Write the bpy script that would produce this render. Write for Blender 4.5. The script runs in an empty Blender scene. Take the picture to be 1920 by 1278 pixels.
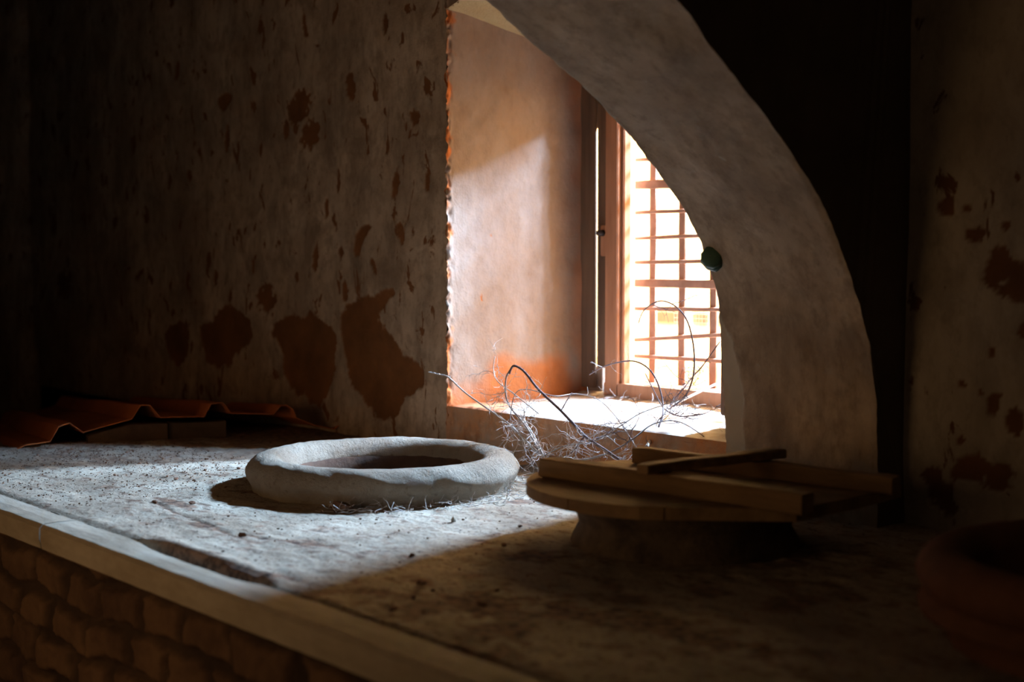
import bpy, bmesh, math, random
import numpy as np
from mathutils import Vector, Matrix
random.seed(7)
rng = np.random.default_rng(11)
S = bpy.context.scene
COL = S.collection

# ------------------------------------------------------------------ camera
F = 2660.0; VX = -1300.0; HY = 480.0
PITCH = math.atan((639 - HY) / F)
AZ = math.pi - math.atan((960 - VX) / F * math.cos(PITCH))
CAM = Vector((3.447, -2.664, 0.60))
DV = Vector((math.cos(AZ) * math.cos(PITCH), math.sin(AZ) * math.cos(PITCH), -math.sin(PITCH)))
RV = Vector((math.sin(AZ), -math.cos(AZ), 0))
UV = RV.cross(DV)
cd = bpy.data.cameras.new('camera'); cam = bpy.data.objects.new('camera', cd); COL.objects.link(cam)
cd.sensor_width = 36; cd.lens = F / 1920 * 36; cd.clip_start = 0.05
M = Matrix((RV, UV, -DV)).transposed().to_4x4(); M.translation = CAM
cam.matrix_world = M
cd.dof.use_dof = True; cd.dof.focus_distance = 3.75; cd.dof.aperture_fstop = 2.2
S.camera = cam
S.view_settings.view_transform = 'Standard'; S.view_settings.look = 'None'
S.view_settings.exposure = 0.0; S.view_settings.gamma = 1.0; S.view_settings.use_curve_mapping = False

# ------------------------------------------------------------------ light
w = bpy.data.worlds.new('world'); S.world = w; w.use_nodes = True
bg = w.node_tree.nodes['Background']
bg.inputs[0].default_value = (1.0, 0.61, 0.235, 1); bg.inputs[1].default_value = 26.0

def lamp(name, kind, loc, energy, color, **kw):
    l = bpy.data.lights.new(name, kind); l.energy = energy; l.color = color
    for k, v in kw.items(): setattr(l, k, v)
    o = bpy.data.objects.new(name, l); COL.objects.link(o); o.location = loc
    return o
# low cool daylight entering under the window head from just outside
# (two bright gaps in the sky: one nearly straight out, one off to the right)
lamp('daylight', 'POINT', (0.66, 1.70, 1.62), 3100, (0.40, 0.66, 1.0), shadow_soft_size=0.10)
lamp('daylight', 'POINT', (1.75, 1.75, 1.73), 1900, (0.36, 0.62, 1.0), shadow_soft_size=0.17)
# weak warm fill lamp added behind the camera
dl = lamp('camera_fill', 'AREA', (3.2, -3.9, 1.2), 2.8, (1.0, 0.64, 0.34), size=1.0)
dl.data.shape = 'RECTANGLE'; dl.data.size_y = 1.6
dl.rotation_euler = (math.radians(90), 0, math.radians(28))
d2 = lamp('side_fill', 'AREA', (0.75, -3.95, 0.45), 2.9, (1.0, 0.60, 0.28), size=1.0)  # second warm fill lamp, added low and out of view
d2.data.shape = 'RECTANGLE'; d2.data.size_y = 1.3
d2.data.spread = math.radians(80)
d2.rotation_euler = (math.radians(88), 0, math.radians(2))

# ------------------------------------------------------------------ helpers
def ray(px, py):
    return DV + RV * ((px - 960) / F) + UV * ((639 - py) / F)
def hit(px, py, ax, val):
    v = ray(px, py); t = (val - CAM[ax]) / v[ax]
    return CAM + v * t
def hitplane(px, py, P0, n):
    v = ray(px, py); t = (Vector(P0) - CAM).dot(Vector(n)) / v.dot(Vector(n))
    return CAM + v * t

def _hash(ix, iy, seed):
    h = (ix.astype(np.int64) * 374761393 + iy.astype(np.int64) * 668265263 + seed * 974711) & 0x7fffffff
    h = ((h ^ (h >> 13)) * 1274126177) & 0x7fffffff
    h = h ^ (h >> 16)
    return (h & 0xffff) / 65535.0
def vnoise(x, y, seed=0):
    x0 = np.floor(x); y0 = np.floor(y); fx = x - x0; fy = y - y0
    fx = fx * fx * (3 - 2 * fx); fy = fy * fy * (3 - 2 * fy)
    a = _hash(x0, y0, seed); b = _hash(x0 + 1, y0, seed); c = _hash(x0, y0 + 1, seed); d = _hash(x0 + 1, y0 + 1, seed)
    return (a * (1 - fx) + b * fx) * (1 - fy) + (c * (1 - fx) + d * fx) * fy
def fbm(x, y, s, seed=0, oct=4):
    r = 0; a = 0.5; t = 0
    for i in range(oct):
        r = r + a * vnoise(x * s, y * s, seed + i * 17); t += a; a *= 0.5; s *= 2.03
    return r / t
def smooth(e0, e1, v):
    t = np.clip((v - e0) / (e1 - e0), 0, 1); return t * t * (3 - 2 * t)
def poly_dist(X, Y, pts):
    """signed distance to a polygon, negative inside"""
    pts = np.array(pts); n = len(pts); best = np.full(X.shape, 1e9); inside = np.zeros(X.shape, bool)
    for i in range(n):
        ax, ay = pts[i]; bx, by = pts[(i + 1) % n]
        ex, ey = bx - ax, by - ay
        t = np.clip(((X - ax) * ex + (Y - ay) * ey) / (ex * ex + ey * ey + 1e-12), 0, 1)
        best = np.minimum(best, np.hypot(X - ax - t * ex, Y - ay - t * ey))
        c = ((ay > Y) != (by > Y)) & (X < (bx - ax) * (Y - ay) / (by - ay + 1e-12) + ax)
        inside ^= c
    return np.where(inside, -best, best)

def link(o, parent=None):
    COL.objects.link(o)
    if parent is not None: o.parent = parent
    return o
def mesh_obj(name, verts, faces, m, parent=None, smooth_=True, attr=None, loc=None):
    me = bpy.data.meshes.new(name)
    me.from_pydata([tuple(v) for v in verts], [], [tuple(f) for f in faces])
    me.update()
    if smooth_: me.polygons.foreach_set('use_smooth', [True] * len(me.polygons))
    if attr is not None:
        a = me.attributes.new('peel', 'FLOAT', 'POINT'); a.data.foreach_set('value', np.asarray(attr, dtype=np.float32).ravel())
    if m: me.materials.append(m)
    o = bpy.data.objects.new(name, me)
    return link(o, parent)
def grid_vf(P, keep=None, off=0, flip=False):
    nu, nv = P.shape[:2]
    idx = np.arange(nu * nv).reshape(nu, nv) + off
    q = np.stack([idx[:-1, :-1], idx[1:, :-1], idx[1:, 1:], idx[:-1, 1:]], -1).reshape(-1, 4)
    if keep is not None: q = q[keep.reshape(-1)]
    if flip: q = q[:, ::-1]
    return P.reshape(-1, 3), q
def build_grid(name, P, m, peel=None, parent=None, keep=None, flip=False, boxes=()):
    V, Q = grid_vf(P, keep, 0, flip)
    V = V.tolist(); Q = Q.tolist()
    at = (np.zeros(len(V)) if peel is None else np.asarray(peel).reshape(-1)).tolist()
    for b in boxes:
        v, f = box_vf(*b); o = len(V)
        V += v; Q += [[i + o for i in q] for q in f]; at += [0.0] * len(v)
    return mesh_obj(name, V, Q, m, parent, True, at)
def box_vf(x0, x1, y0, y1, z0, z1):
    v = [[x, y, z] for x in (x0, x1) for y in (y0, y1) for z in (z0, z1)]
    f = [[0, 1, 3, 2], [4, 6, 7, 5], [0, 4, 5, 1], [2, 3, 7, 6], [0, 2, 6, 4], [1, 5, 7, 3]]
    return v, f
def boxes_obj(name, bs, m, parent=None):
    V = []; Q = []
    for b in bs:
        v, f = box_vf(*b); o = len(V); V += v; Q += [[i + o for i in q] for q in f]
    return mesh_obj(name, V, Q, m, parent, False)
def rough_bar(name, p0, p1, wdt, hgt, m, parent=None, up=(0, 0, 1), seg=24, amp=0.0015, seed=0, bevel=0.003, zbase=True):
    """sawn timber from p0 to p1 (bottom centre line), slightly worn"""
    p0 = Vector(p0); p1 = Vector(p1); d = (p1 - p0); L = d.length; d.normalize()
    up = Vector(up); s = d.cross(up).normalized(); u = s.cross(d).normalized()
    b = bevel
    prof = [(-wdt/2 + b, 0), (wdt/2 - b, 0), (wdt/2, b), (wdt/2, hgt - b), (wdt/2 - b, hgt), (-wdt/2 + b, hgt), (-wdt/2, hgt - b), (-wdt/2, b)]
    r = random.Random(seed); V = []; Q = []
    n = len(prof); ph = [r.uniform(0, 6) for _ in range(n)]
    for i in range(seg + 1):
        t = i / seg; sh = 1.0 if 0 < i < seg else 0.94
        for j, (a, c) in enumerate(prof):
            jx = math.sin(t * 17 + ph[j]) * amp * 0.6 + r.uniform(-amp, amp) * 0.5
            jz = (math.sin(t * 11 + ph[j]) * amp * 0.6 + r.uniform(-amp, amp) * 0.5) if c > b * 1.5 else 0
            V.append(p0 + d * (L * t) + s * (a * sh + jx) + u * (c * (1 if 0 < i < seg else 0.97) + jz))
    for i in range(seg):
        for j in range(n):
            k = (j + 1) % n
            Q.append((i*n+j, i*n+k, (i+1)*n+k, (i+1)*n+j))
    Q.append(tuple(range(n))); Q.append(tuple(seg*n + j for j in reversed(range(n))))
    return mesh_obj(name, V, [q[::-1] for q in Q], m, parent, False)
def tube_vf(pts, rads, off=0, n=7):
    V = []; Q = []
    m_ = len(pts); prev = None
    for i, p in enumerate(pts):
        t = (pts[min(i+1, m_-1)] - pts[max(i-1, 0)]).normalized()
        a = Vector((0, 0, 1)) if abs(t.z) < 0.9 else Vector((1, 0, 0))
        if prev is None: s = t.cross(a).normalized()
        else:
            s = (prev - t * prev.dot(t)).normalized()
        prev = s; u = t.cross(s)
        for j in range(n):
            an = 2 * math.pi * j / n
            V.append(p + (s * math.cos(an) + u * math.sin(an)) * rads[i])
    for i in range(m_ - 1):
        for j in range(n):
            k = (j + 1) % n
            Q.append((off+i*n+j, off+i*n+k, off+(i+1)*n+k, off+(i+1)*n+j))
    Q.append(tuple(off + j for j in reversed(range(n)))); Q.append(tuple(off + (m_-1)*n + j for j in range(n)))
    return V, Q
def catmull(P, k=5):
    out = []
    for i in range(len(P) - 1):
        p0 = P[max(i-1, 0)]; p1 = P[i]; p2 = P[i+1]; p3 = P[min(i+2, len(P)-1)]
        for j in range(k):
            t = j / k
            out.append(0.5 * ((2*p1) + (p2-p0)*t + (2*p0-5*p1+4*p2-p3)*t*t + (3*p1-p0-3*p2+p3)*t**3))
    out.append(P[-1]); return out
def lathe(name, prof, m, parent, n=128, amp=0.004, seed=0, squash=1.0):
    nv = len(prof); P = np.zeros((n + 1, nv, 3))
    for i in range(n + 1):
        a = 2 * math.pi * i / n
        for j, (r, z) in enumerate(prof): P[i, j] = (r * math.cos(a), r * math.sin(a), z)
    A = np.arange(n + 1)[:, None] / n * 2 * math.pi; J = np.arange(nv)[None, :]
    cs = np.cos(A) + 0 * J; sn = np.sin(A) + 0 * J
    N1 = fbm(cs * 3 + J * 0.12 + 9, sn * 3 + J * 0.05 + 9, 1.2, seed) - 0.5
    N2 = fbm(cs * 14 + J * 0.5 + 50, sn * 14 + J * 0.3 + 50, 1.3, seed + 5) - 0.5
    k = 1 + (N1 * amp * 2.2 + N2 * amp * 1.5) / np.maximum(0.1, np.hypot(P[..., 0], P[..., 1]))
    P[..., 0] *= k; P[..., 1] *= k; P[..., 2] += (N1 * amp * 0.8 + N2 * amp) * (P[..., 2] > 0.012)
    P[-1] = P[0]
    V, Q = grid_vf(P)
    Q = np.where(Q >= n * nv, Q - n * nv, Q); V = V[:n * nv]
    return mesh_obj(name, V.tolist(), Q.tolist(), m, parent, True)

def tag(o, label=None, cat=None, group=None, kind=None):
    if label: o['label'] = label
    if cat: o['category'] = cat
    if group: o['group'] = group
    if kind: o['kind'] = kind
    return o
def empty(name, loc, label, cat, group=None):
    o = bpy.data.objects.new(name, None); o.empty_display_size = 0.05; COL.objects.link(o); o.location = loc
    return tag(o, label, cat, group)

# ------------------------------------------------------------------ materials
class NT:
    def __init__(s, name, rough=0.9):
        s.m = bpy.data.materials.new(name); s.m.use_nodes = True; s.t = s.m.node_tree
        s.b = s.t.nodes['Principled BSDF']; s.b.inputs['Roughness'].default_value = rough
        s.b.inputs['Specular IOR Level'].default_value = 0.25
        s.co = s.t.nodes.new('ShaderNodeTexCoord').outputs['Object']
    def L(s, a, b): s.t.links.new(a, b)
    def noise(s, scale, detail=6, rough=0.6, stretch=None, off=(0, 0, 0), dist=0.0):
        mp = s.t.nodes.new('ShaderNodeMapping'); s.L(s.co, mp.inputs[0])
        if stretch: mp.inputs['Scale'].default_value = stretch
        mp.inputs['Location'].default_value = off
        n = s.t.nodes.new('ShaderNodeTexNoise'); s.L(mp.outputs[0], n.inputs['Vector'])
        n.inputs['Scale'].default_value = scale; n.inputs['Detail'].default_value = detail; n.inputs['Roughness'].default_value = rough
        n.inputs['Distortion'].default_value = dist
        return n.outputs['Fac']
    def ramp(s, fac, stops):
        r = s.t.nodes.new('ShaderNodeValToRGB'); s.L(fac, r.inputs[0]); e = r.color_ramp.elements
        while len(e) < len(stops): e.new(0.5)
        for i, (p, c) in enumerate(stops):
            e[i].position = p; e[i].color = (c, c, c, 1) if not isinstance(c, tuple) else (*c, 1)
        return r.outputs[0]
    def mix(s, fac, a, b, mode='MIX'):
        n = s.t.nodes.new('ShaderNodeMix'); n.data_type = 'RGBA'; n.blend_type = mode
        for i, v in ((0, fac), (6, a), (7, b)):
            if hasattr(v, 'is_linked') or hasattr(v, 'links'): s.L(v, n.inputs[i])
            elif i == 0: n.inputs[0].default_value = v
            else: n.inputs[i].default_value = (*v, 1)
        return n.outputs[2]
    def math(s, op, a, b):
        n = s.t.nodes.new('ShaderNodeMath'); n.operation = op; n.use_clamp = True
        for i, v in enumerate((a, b)):
            if hasattr(v, 'links'): s.L(v, n.inputs[i])
            else: n.inputs[i].default_value = v
        return n.outputs[0]
    def attr(s):
        a = s.t.nodes.new('ShaderNodeAttribute'); a.attribute_name = 'peel'; return a.outputs['Fac']
    def bump(s, h, dist=0.004, strength=0.6):
        b = s.t.nodes.new('ShaderNodeBump'); b.inputs['Distance'].default_value = dist; b.inputs['Strength'].default_value = strength
        s.L(h, b.inputs['Height']); s.L(b.outputs[0], s.b.inputs['Normal'])
    def out(s, col): s.L(col, s.b.inputs['Base Color']); return s.m

def plaster(name, base, dark, clay, streak=0.5, chips=0.62, clay2=None):
    t = NT(name)
    c = t.mix(t.ramp(t.noise(3.2, 8, 0.62, (1, 1, 0.7)), [(0.35, 0.0), (0.68, 1.0)]), base, dark)
    c = t.mix(t.ramp(t.noise(9, 8, 0.65, (1, 1, 0.35), (3, 1, 2)), [(0.5, 0.0), (0.75, streak)]), c, tuple(v * 0.55 for v in dark))
    c = t.mix(t.ramp(t.noise(60, 5, 0.6), [(0.3, 0.0), (0.8, 0.35)]), c, tuple(v * 0.7 for v in base))
    mo = t.ramp(t.noise(30, 7, 0.7, (1, 1, 0.55), (9, 4, 1)), [(0.50, 0.0), (0.66, 0.5 * min(1, streak + 0.2))])
    c = t.mix(mo, c, tuple(v * 0.6 for v in dark))
    cl_ = t.ramp(t.noise(5.5, 9, 0.72, (1, 1, 0.8), (2, 8, 3), 0.5), [(0.50, 0.0), (0.64, 0.7 * streak)])
    c = t.mix(cl_, c, tuple(v * 0.8 for v in dark))
    ch = t.ramp(t.noise(17, 6, 0.55, (1, 1, 0.5), (7, 2, 5), 0.6), [(chips, 0.0), (chips + 0.035, 1.0)])
    c = t.mix(ch, c, tuple(v * 0.75 for v in clay))
    cl = t.mix(t.ramp(t.noise(7, 7, 0.6), [(0.35, 0.0), (0.7, 1.0)]), clay, clay2 or tuple(v * 0.6 for v in clay))
    c = t.mix(t.attr(), c, cl)
    h = t.mix(0.5, t.noise(28, 8, 0.7), t.noise(140, 4, 0.6))
    h = t.mix(ch, h, (0.1, 0.1, 0.1))
    t.bump(h, 0.006, 0.55)
    return t.out(c)

M_wall = plaster('lime_plaster', (0.62, 0.455, 0.315), (0.27, 0.175, 0.11), (0.25, 0.10, 0.032), 1.0, 0.60)
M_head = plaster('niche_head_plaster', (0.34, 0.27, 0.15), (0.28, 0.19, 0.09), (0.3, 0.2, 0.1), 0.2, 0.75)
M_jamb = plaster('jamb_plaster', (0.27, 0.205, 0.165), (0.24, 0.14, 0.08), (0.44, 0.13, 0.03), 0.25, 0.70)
M_soffit = plaster('arch_plaster', (0.56, 0.43, 0.31), (0.28, 0.20, 0.145), (0.52, 0.45, 0.36), 0.75, 0.68, (0.46, 0.39, 0.30))
M_right = plaster('far_plaster', (0.42, 0.36, 0.30), (0.24, 0.19, 0.15), (0.16, 0.07, 0.03), 0.6, 0.64)

def m_sill():
    t = NT('sill_dust')
    c = t.mix(t.ramp(t.noise(14, 7, 0.65), [(0.45, 0.0), (0.75, 1.0)]), (0.62, 0.56, 0.50), (0.42, 0.30, 0.22))
    c = t.mix(t.attr(), c, (0.42, 0.15, 0.06)); t.bump(t.noise(70, 8, 0.7), 0.006, 0.6); return t.out(c)
def m_clayface():
    t = NT('clay_face')
    c = t.mix(t.ramp(t.noise(9, 8, 0.65), [(0.35, 0.0), (0.65, 1.0)]), (0.62, 0.25, 0.09), (0.45, 0.30, 0.20))
    c = t.mix(t.ramp(t.noise(22, 6, 0.6, (1, 1, .5)), [(0.5, 0.0), (0.7, 0.6)]), c, (0.30, 0.12, 0.05))
    t.bump(t.noise(35, 9, 0.7), 0.012, 0.7); return t.out(c)
def m_platform():
    t = NT('dusty_mortar')
    c = t.mix(t.ramp(t.noise(6, 9, 0.65, (0.6, 1, 1)), [(0.35, 0.0), (0.7, 1.0)]), (0.50, 0.42, 0.325), (0.31, 0.245, 0.18))
    c = t.mix(t.ramp(t.noise(30, 8, 0.7, (0.5, 1, 1), (4, 4, 0)), [(0.56, 0.0), (0.66, 0.9)]), c, (0.13, 0.085, 0.06))
    c = t.mix(t.ramp(t.noise(95, 5, 0.65), [(0.55, 0.0), (0.66, 0.85)]), c, (0.15, 0.09, 0.06))
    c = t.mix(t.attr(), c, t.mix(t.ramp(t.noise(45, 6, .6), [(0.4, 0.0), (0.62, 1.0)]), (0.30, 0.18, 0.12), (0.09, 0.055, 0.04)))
    h = t.mix(0.5, t.noise(24, 9, 0.7, (0.6, 1, 1)), t.noise(110, 5, 0.65))
    t.bump(h, 0.010, 0.7); return t.out(c)
def m_ring():
    t = NT('jar_mortar')
    c = t.mix(t.ramp(t.noise(8, 8, 0.65), [(0.35, 0.0), (0.7, 1.0)]), (0.50, 0.43, 0.345), (0.34, 0.275, 0.205))
    c = t.mix(t.ramp(t.noise(55, 5, 0.6), [(0.60, 0.0), (0.72, 0.6)]), c, (0.20, 0.14, 0.10))
    t.bump(t.mix(0.5, t.noise(36, 9, 0.75), t.noise(130, 5, 0.75)), 0.02, 1.0); return t.out(c)
def m_simple(name, a, b, scale=10, stretch=None, bscale=60, bd=0.003, rough=0.85, metal=0.0, lo=0.35, hi=0.7):
    t = NT(name, rough); t.b.inputs['Metallic'].default_value = metal
    c = t.mix(t.ramp(t.noise(scale, 8, 0.65, stretch), [(lo, 0.0), (hi, 1.0)]), a, b)
    t.bump(t.noise(bscale, 7, 0.65, stretch), bd, 0.6); return t.out(c)
M_sill = m_sill(); M_clayface = m_clayface(); M_plat = m_platform(); M_ring = m_ring()
M_jar3 = m_simple('red_clay_jar', (0.24, 0.105, 0.06), (0.13, 0.06, 0.035), 9)
M_jar2 = m_simple('dark_clay_jar', (0.17, 0.12, 0.08), (0.05, 0.035, 0.028), 12, bd=0.008)
M_wood = m_simple('lid_wood', (0.30, 0.19, 0.095), (0.17, 0.105, 0.055), 16, (0.25, 2.0, 1), 60)
M_woodx = m_simple('batten_wood', (0.27, 0.165, 0.08), (0.15, 0.09, 0.045), 14, (0.2, 2.0, 2.0), 60)
M_coping = m_simple('coping_plaster', (0.50, 0.43, 0.34), (0.33, 0.265, 0.19), 12, (0.4, 1, 1), 70, 0.004)
def m_brick():
    t = NT('old_brick')
    c = t.mix(t.ramp(t.noise(5, 8, 0.65), [(0.35, 0.0), (0.68, 1.0)]), (0.20, 0.115, 0.065), (0.085, 0.045, 0.03))
    c = t.mix(t.attr(), c, (0.05, 0.03, 0.02)); t.bump(t.noise(40, 8, 0.65), 0.01, 0.6); return t.out(c)
M_brick = m_brick()
M_frame = m_simple('painted_frame', (0.44, 0.21, 0.115), (0.28, 0.125, 0.065), 9, (2, 2, 0.25), 40, 0.002)
M_shut = m_simple('dark_shutter_wood', (0.17, 0.10, 0.06), (0.075, 0.045, 0.03), 9, (2, 2, 0.2), 40, 0.002)
M_bar = m_simple('rusty_bar', (0.42, 0.24, 0.17), (0.28, 0.15, 0.10), 20, None, 80, 0.001, 0.8)
M_wire = m_simple('wire', (0.5, 0.45, 0.40), (0.4, 0.35, 0.3), 20)
M_rust = m_simple('rusty_sheet', (0.68, 0.20, 0.06), (0.45, 0.12, 0.035), 5, (0.4, 1, 1), 60, 0.0015, 0.75)
M_slab = m_simple('clay_slab', (0.13, 0.075, 0.04), (0.07, 0.04, 0.025), 9, bd=0.01)
M_crumb = m_simple('crumbs', (0.20, 0.10, 0.06), (0.08, 0.05, 0.035), 20)
M_stem = m_simple('dry_stem', (0.42, 0.37, 0.34), (0.25, 0.20, 0.19), 30)
M_stemd = m_simple('dark_stem', (0.20, 0.15, 0.15), (0.11, 0.08, 0.09), 30)
M_twig = m_simple('pale_twig', (0.62, 0.56, 0.52), (0.45, 0.38, 0.34), 30)
M_green = m_simple('green_knob', (0.08, 0.15, 0.105), (0.045, 0.09, 0.06), 12, None, 50, 0.003, 0.6)
M_leaf = m_simple('leaf', (0.10, 0.20, 0.08), (0.06, 0.13, 0.05), 20)
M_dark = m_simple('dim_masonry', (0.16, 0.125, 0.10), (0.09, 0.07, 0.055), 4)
M_outwall = m_simple('outside_whitewash', (0.7, 0.66, 0.6), (0.6, 0.55, 0.5), 3)
M_tile = m_simple('outside_tile', (0.055, 0.048, 0.050), (0.085, 0.080, 0.085), 6, (3, 1, 0.4))
M_ground = m_simple('outside_ground', (0.45, 0.40, 0.33), (0.33, 0.30, 0.22), 4)
M_iron = m_simple('dark_iron', (0.09, 0.06, 0.05), (0.05, 0.035, 0.03), 30, None, 80, 0.001, 0.6, 0.3)

# ------------------------------------------------------------------ window wall, left of the niche
def ells(X, Z, lst, axy=1, val=0.0, xi=0, seed=3):
    m = np.zeros(X.shape)
    for (px, py, rw, rh, rot) in lst:
        p = hit(px, py, axy, val); cx = p[xi]; cz = p[2]
        a = math.radians(rot); dx = X - cx; dz = Z - cz
        u = (dx * math.cos(a) + dz * math.sin(a)) / rw; v = (-dx * math.sin(a) + dz * math.cos(a)) / rh
        d = np.sqrt(u*u + v*v)
        m = np.maximum(m, smooth(1.08, 0.92, d + (fbm(X, Z, 55, seed) - 0.5) * 1.3))
    return m
xs = np.linspace(-3.27, 0.0, 560); zs = np.linspace(-0.02, 1.95, 345)
X, Z = np.meshgrid(xs, zs, indexing='ij')
warp = (fbm(X, Z, 18, 1) - 0.5) * 0.028 + (fbm(X, Z, 60, 2) - 0.5) * 0.026
peel = np.zeros(X.shape)
polys = [
 [(737,540),(722,541),(700,553),(668,562),(648,575),(636,590),(640,640),(646,665),(650,690),(655,715),(672,735),(690,760),(712,786),(745,778),(757,748),(780,735),(796,720),(795,700),(783,682),(770,672),(757,665),(740,640),(722,612),(708,600),(712,585),(726,568),(738,552)],
 [(578,578),(570,598),(548,590),(515,605),(505,622),(520,640),(530,668),(532,700),(545,730),(560,742),(572,735),(580,755),(602,762),(612,738),(625,712),(626,670),(627,640),(620,612),(600,600),(590,592)],
 [(425,570),(412,582),(400,600),(374,612),(380,640),(386,680),(410,690),(432,688),(440,668),(460,650),(476,630),(468,600),(450,588),(440,572)],
 [(335,602),(318,610),(309,630),(312,660),(330,686),(345,682),(357,660),(352,630),(346,610)],
 [(675,425),(665,440),(661,470),(664,480),(672,478),(680,450),(690,432),(698,424),(690,420)],
]
for i, pl in enumerate(polys):
    pts = [(hit(x, y, 1, 0)[0], hit(x, y, 1, 0)[2]) for x, y in pl]
    k = 1.0 if i < 4 else 0.3
    peel = np.maximum(peel, smooth(0.004, -0.004, poly_dist(X, Z, pts) + warp * k))
peel = np.maximum(peel, ells(X, Z, [(750,435,.018,.035,10),(637,473,.014,.022,0),(590,485,.018,.05,-8),(580,255,.06,.045,20),(655,160,.022,.05,15),
   (740,340,.02,.045,-10),(775,220,.022,.028,30),(560,200,.08,.05,20),(570,45,.013,.05,8),(722,45,.014,.035,0),(425,262,.018,.05,-10),(330,130,.02,.04,0),
   (645,545,.018,.035,0),(500,560,.06,.05,0),(120,535,.09,.06,0),(800,340,.012,.03,0),(700,500,.012,.03,30),(535,240,.02,.035,0),(420,190,.05,.03,20),
   (610,390,.012,.03,0),(355,330,.02,.03,0),(100,420,.03,.05,0),(250,270,.02,.05,0),(475,500,.01,.025,0),(405,520,.015,.03,0)], seed=8))
relief = (fbm(X, Z, 3, 4) - 0.5) * 0.02 + (fbm(X, Z, 14, 5) - 0.5) * 0.006
Y = relief + peel * 0.004
edge = smooth(-0.05, 0.0, X)
Y = Y * (1 - edge * 0.6)
P = np.stack([X, Y, Z], -1)
# ragged arris
P[-1, :, 0] += (fbm(zs * 0 + 1, zs, 40, 6) - 0.5) * 0.014
wall = build_grid('wall_left', P, M_wall, peel, None, None, False,
    boxes=[(-3.3, -0.02, 0.03, 0.60, -0.95, 2.6), (-4.4, -3.27, -0.03, 0.75, -0.95, 2.6), (-3.3, 0.0, -0.0, 0.7, 1.93, 2.6), (-3.3, -0.02, 0.03, 0.6, -0.95, -0.01)])
tag(wall, kind='structure')

# niche jamb
ys = np.linspace(0.0, 0.60, 150); zz = np.linspace(0.08, 1.42, 320)
Yj, Zj = np.meshgrid(ys, zz, indexing='ij')
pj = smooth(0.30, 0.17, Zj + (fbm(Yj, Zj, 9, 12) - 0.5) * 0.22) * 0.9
pj = np.maximum(pj, smooth(0.03, 0.005, Yj + (fbm(Yj, Zj, 22, 13) - 0.42) * 0.10))
pj = np.maximum(pj, 0.55 * smooth(0.50, 0.58, Yj + (fbm(Yj, Zj, 8, 14) - 0.5) * 0.1))
pj = np.maximum(pj, smooth(0.006, 0.0, np.hypot(Yj - 0.18, Zj - 0.665)))
Xj = (fbm(Yj, Zj, 4, 15) - 0.5) * 0.02 + (fbm(Yj, Zj, 20, 16) - 0.5) * 0.005
Xj = Xj * smooth(0.0, 0.03, Yj) + (fbm(Yj * 2, Zj, 45, 17) - 0.45) * 0.035 * smooth(0.03, 0.0, Yj)
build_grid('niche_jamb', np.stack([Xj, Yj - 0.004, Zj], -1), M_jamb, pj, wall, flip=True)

# niche sill top and its broken front
xs2 = np.linspace(-0.005, 1.17, 240); ys2 = np.linspace(0.0, 0.62, 120)
Xs, Ys = np.meshgrid(xs2, ys2, indexing='ij')
zt = 0.140 + (fbm(Xs, Ys, 8, 21) - 0.5) * 0.010 + (fbm(Xs, Ys, 40, 22) - 0.5) * 0.006 + 0.012 * smooth(0.5, 0.58, Ys)
zt -= smooth(0.03, 0.0, Ys + (fbm(Xs, Ys, 25, 23) - 0.5) * 0.03) * 0.012
ps = np.maximum(smooth(0.22, 0.10, Xs + Ys * 0.9 + (fbm(Xs, Ys, 20, 24) - 0.5) * 0.12 - 0.12), smooth(0.012, 0.0, Ys))
build_grid('niche_sill', np.stack([Xs, Ys, zt], -1), M_sill, ps, wall)
zf = np.linspace(-0.02, 0.14, 40)
Xf, Zf = np.meshgrid(xs2, zf, indexing='ij')
Yf = (fbm(Xf, Zf, 12, 25) - 0.5) * 0.03 + (fbm(Xf, Zf, 45, 26) - 0.5) * 0.012
lip = smooth(0.11, 0.14, Zf); Yf = Yf * (1 - lip) + 0.0 * lip
build_grid('sill_front', np.stack([Xf, Yf, Zf], -1), M_clayface, None, wall, boxes=[(0.0, 1.16, 0.03, 0.62, -0.95, 0.11)])
# niche head: shallow sloping vault
xs3 = np.linspace(-0.01, 1.17, 60); ys3 = np.linspace(-0.003, 0.62, 50)
Xh, Yh = np.meshgrid(xs3, ys3, indexing='ij')
zh = 1.348 - 0.175 * Yh + 0.10 * np.sin(np.clip(Xh / 1.15, 0, 1) * math.pi) + (fbm(Xh, Yh, 7, 31) - 0.5) * 0.012
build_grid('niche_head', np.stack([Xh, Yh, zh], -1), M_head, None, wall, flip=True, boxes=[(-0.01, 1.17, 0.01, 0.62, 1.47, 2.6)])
Xp, Zp = np.meshgrid(np.linspace(-0.005, 1.17, 150), np.linspace(1.345, 1.95, 90), indexing='ij')
kp = Zp[:-1, :-1] > 1.348 + 0.10 * np.sin(np.clip(Xp[:-1, :-1] / 1.15, 0, 1) * math.pi) - 0.004
build_grid('wall_above_niche', np.stack([Xp, (fbm(Xp, Zp, 6, 32) - 0.5) * 0.01, Zp], -1), M_wall, None, wall, keep=kp)
# outer wall round the window opening (a slit stays open beside the frame post)
ow = boxes_obj('wall_window', [(-0.1, 0.0, 0.585, 0.605, 0.0, 1.5), (0.0, 0.062, 0.585, 0.605, 1.02, 1.5), (0.0, 0.062, 0.585, 0.605, 0.0, 0.235), (0.062, 0.075, 0.585, 0.625, 1.02, 1.5), (0.062, 0.075, 0.585, 0.625, 0.0, 0.235),
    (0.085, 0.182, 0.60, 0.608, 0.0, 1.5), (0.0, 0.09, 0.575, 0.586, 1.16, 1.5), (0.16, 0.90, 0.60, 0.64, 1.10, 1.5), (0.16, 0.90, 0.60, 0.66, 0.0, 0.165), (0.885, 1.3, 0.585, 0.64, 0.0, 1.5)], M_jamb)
tag(ow, kind='structure')

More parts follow.
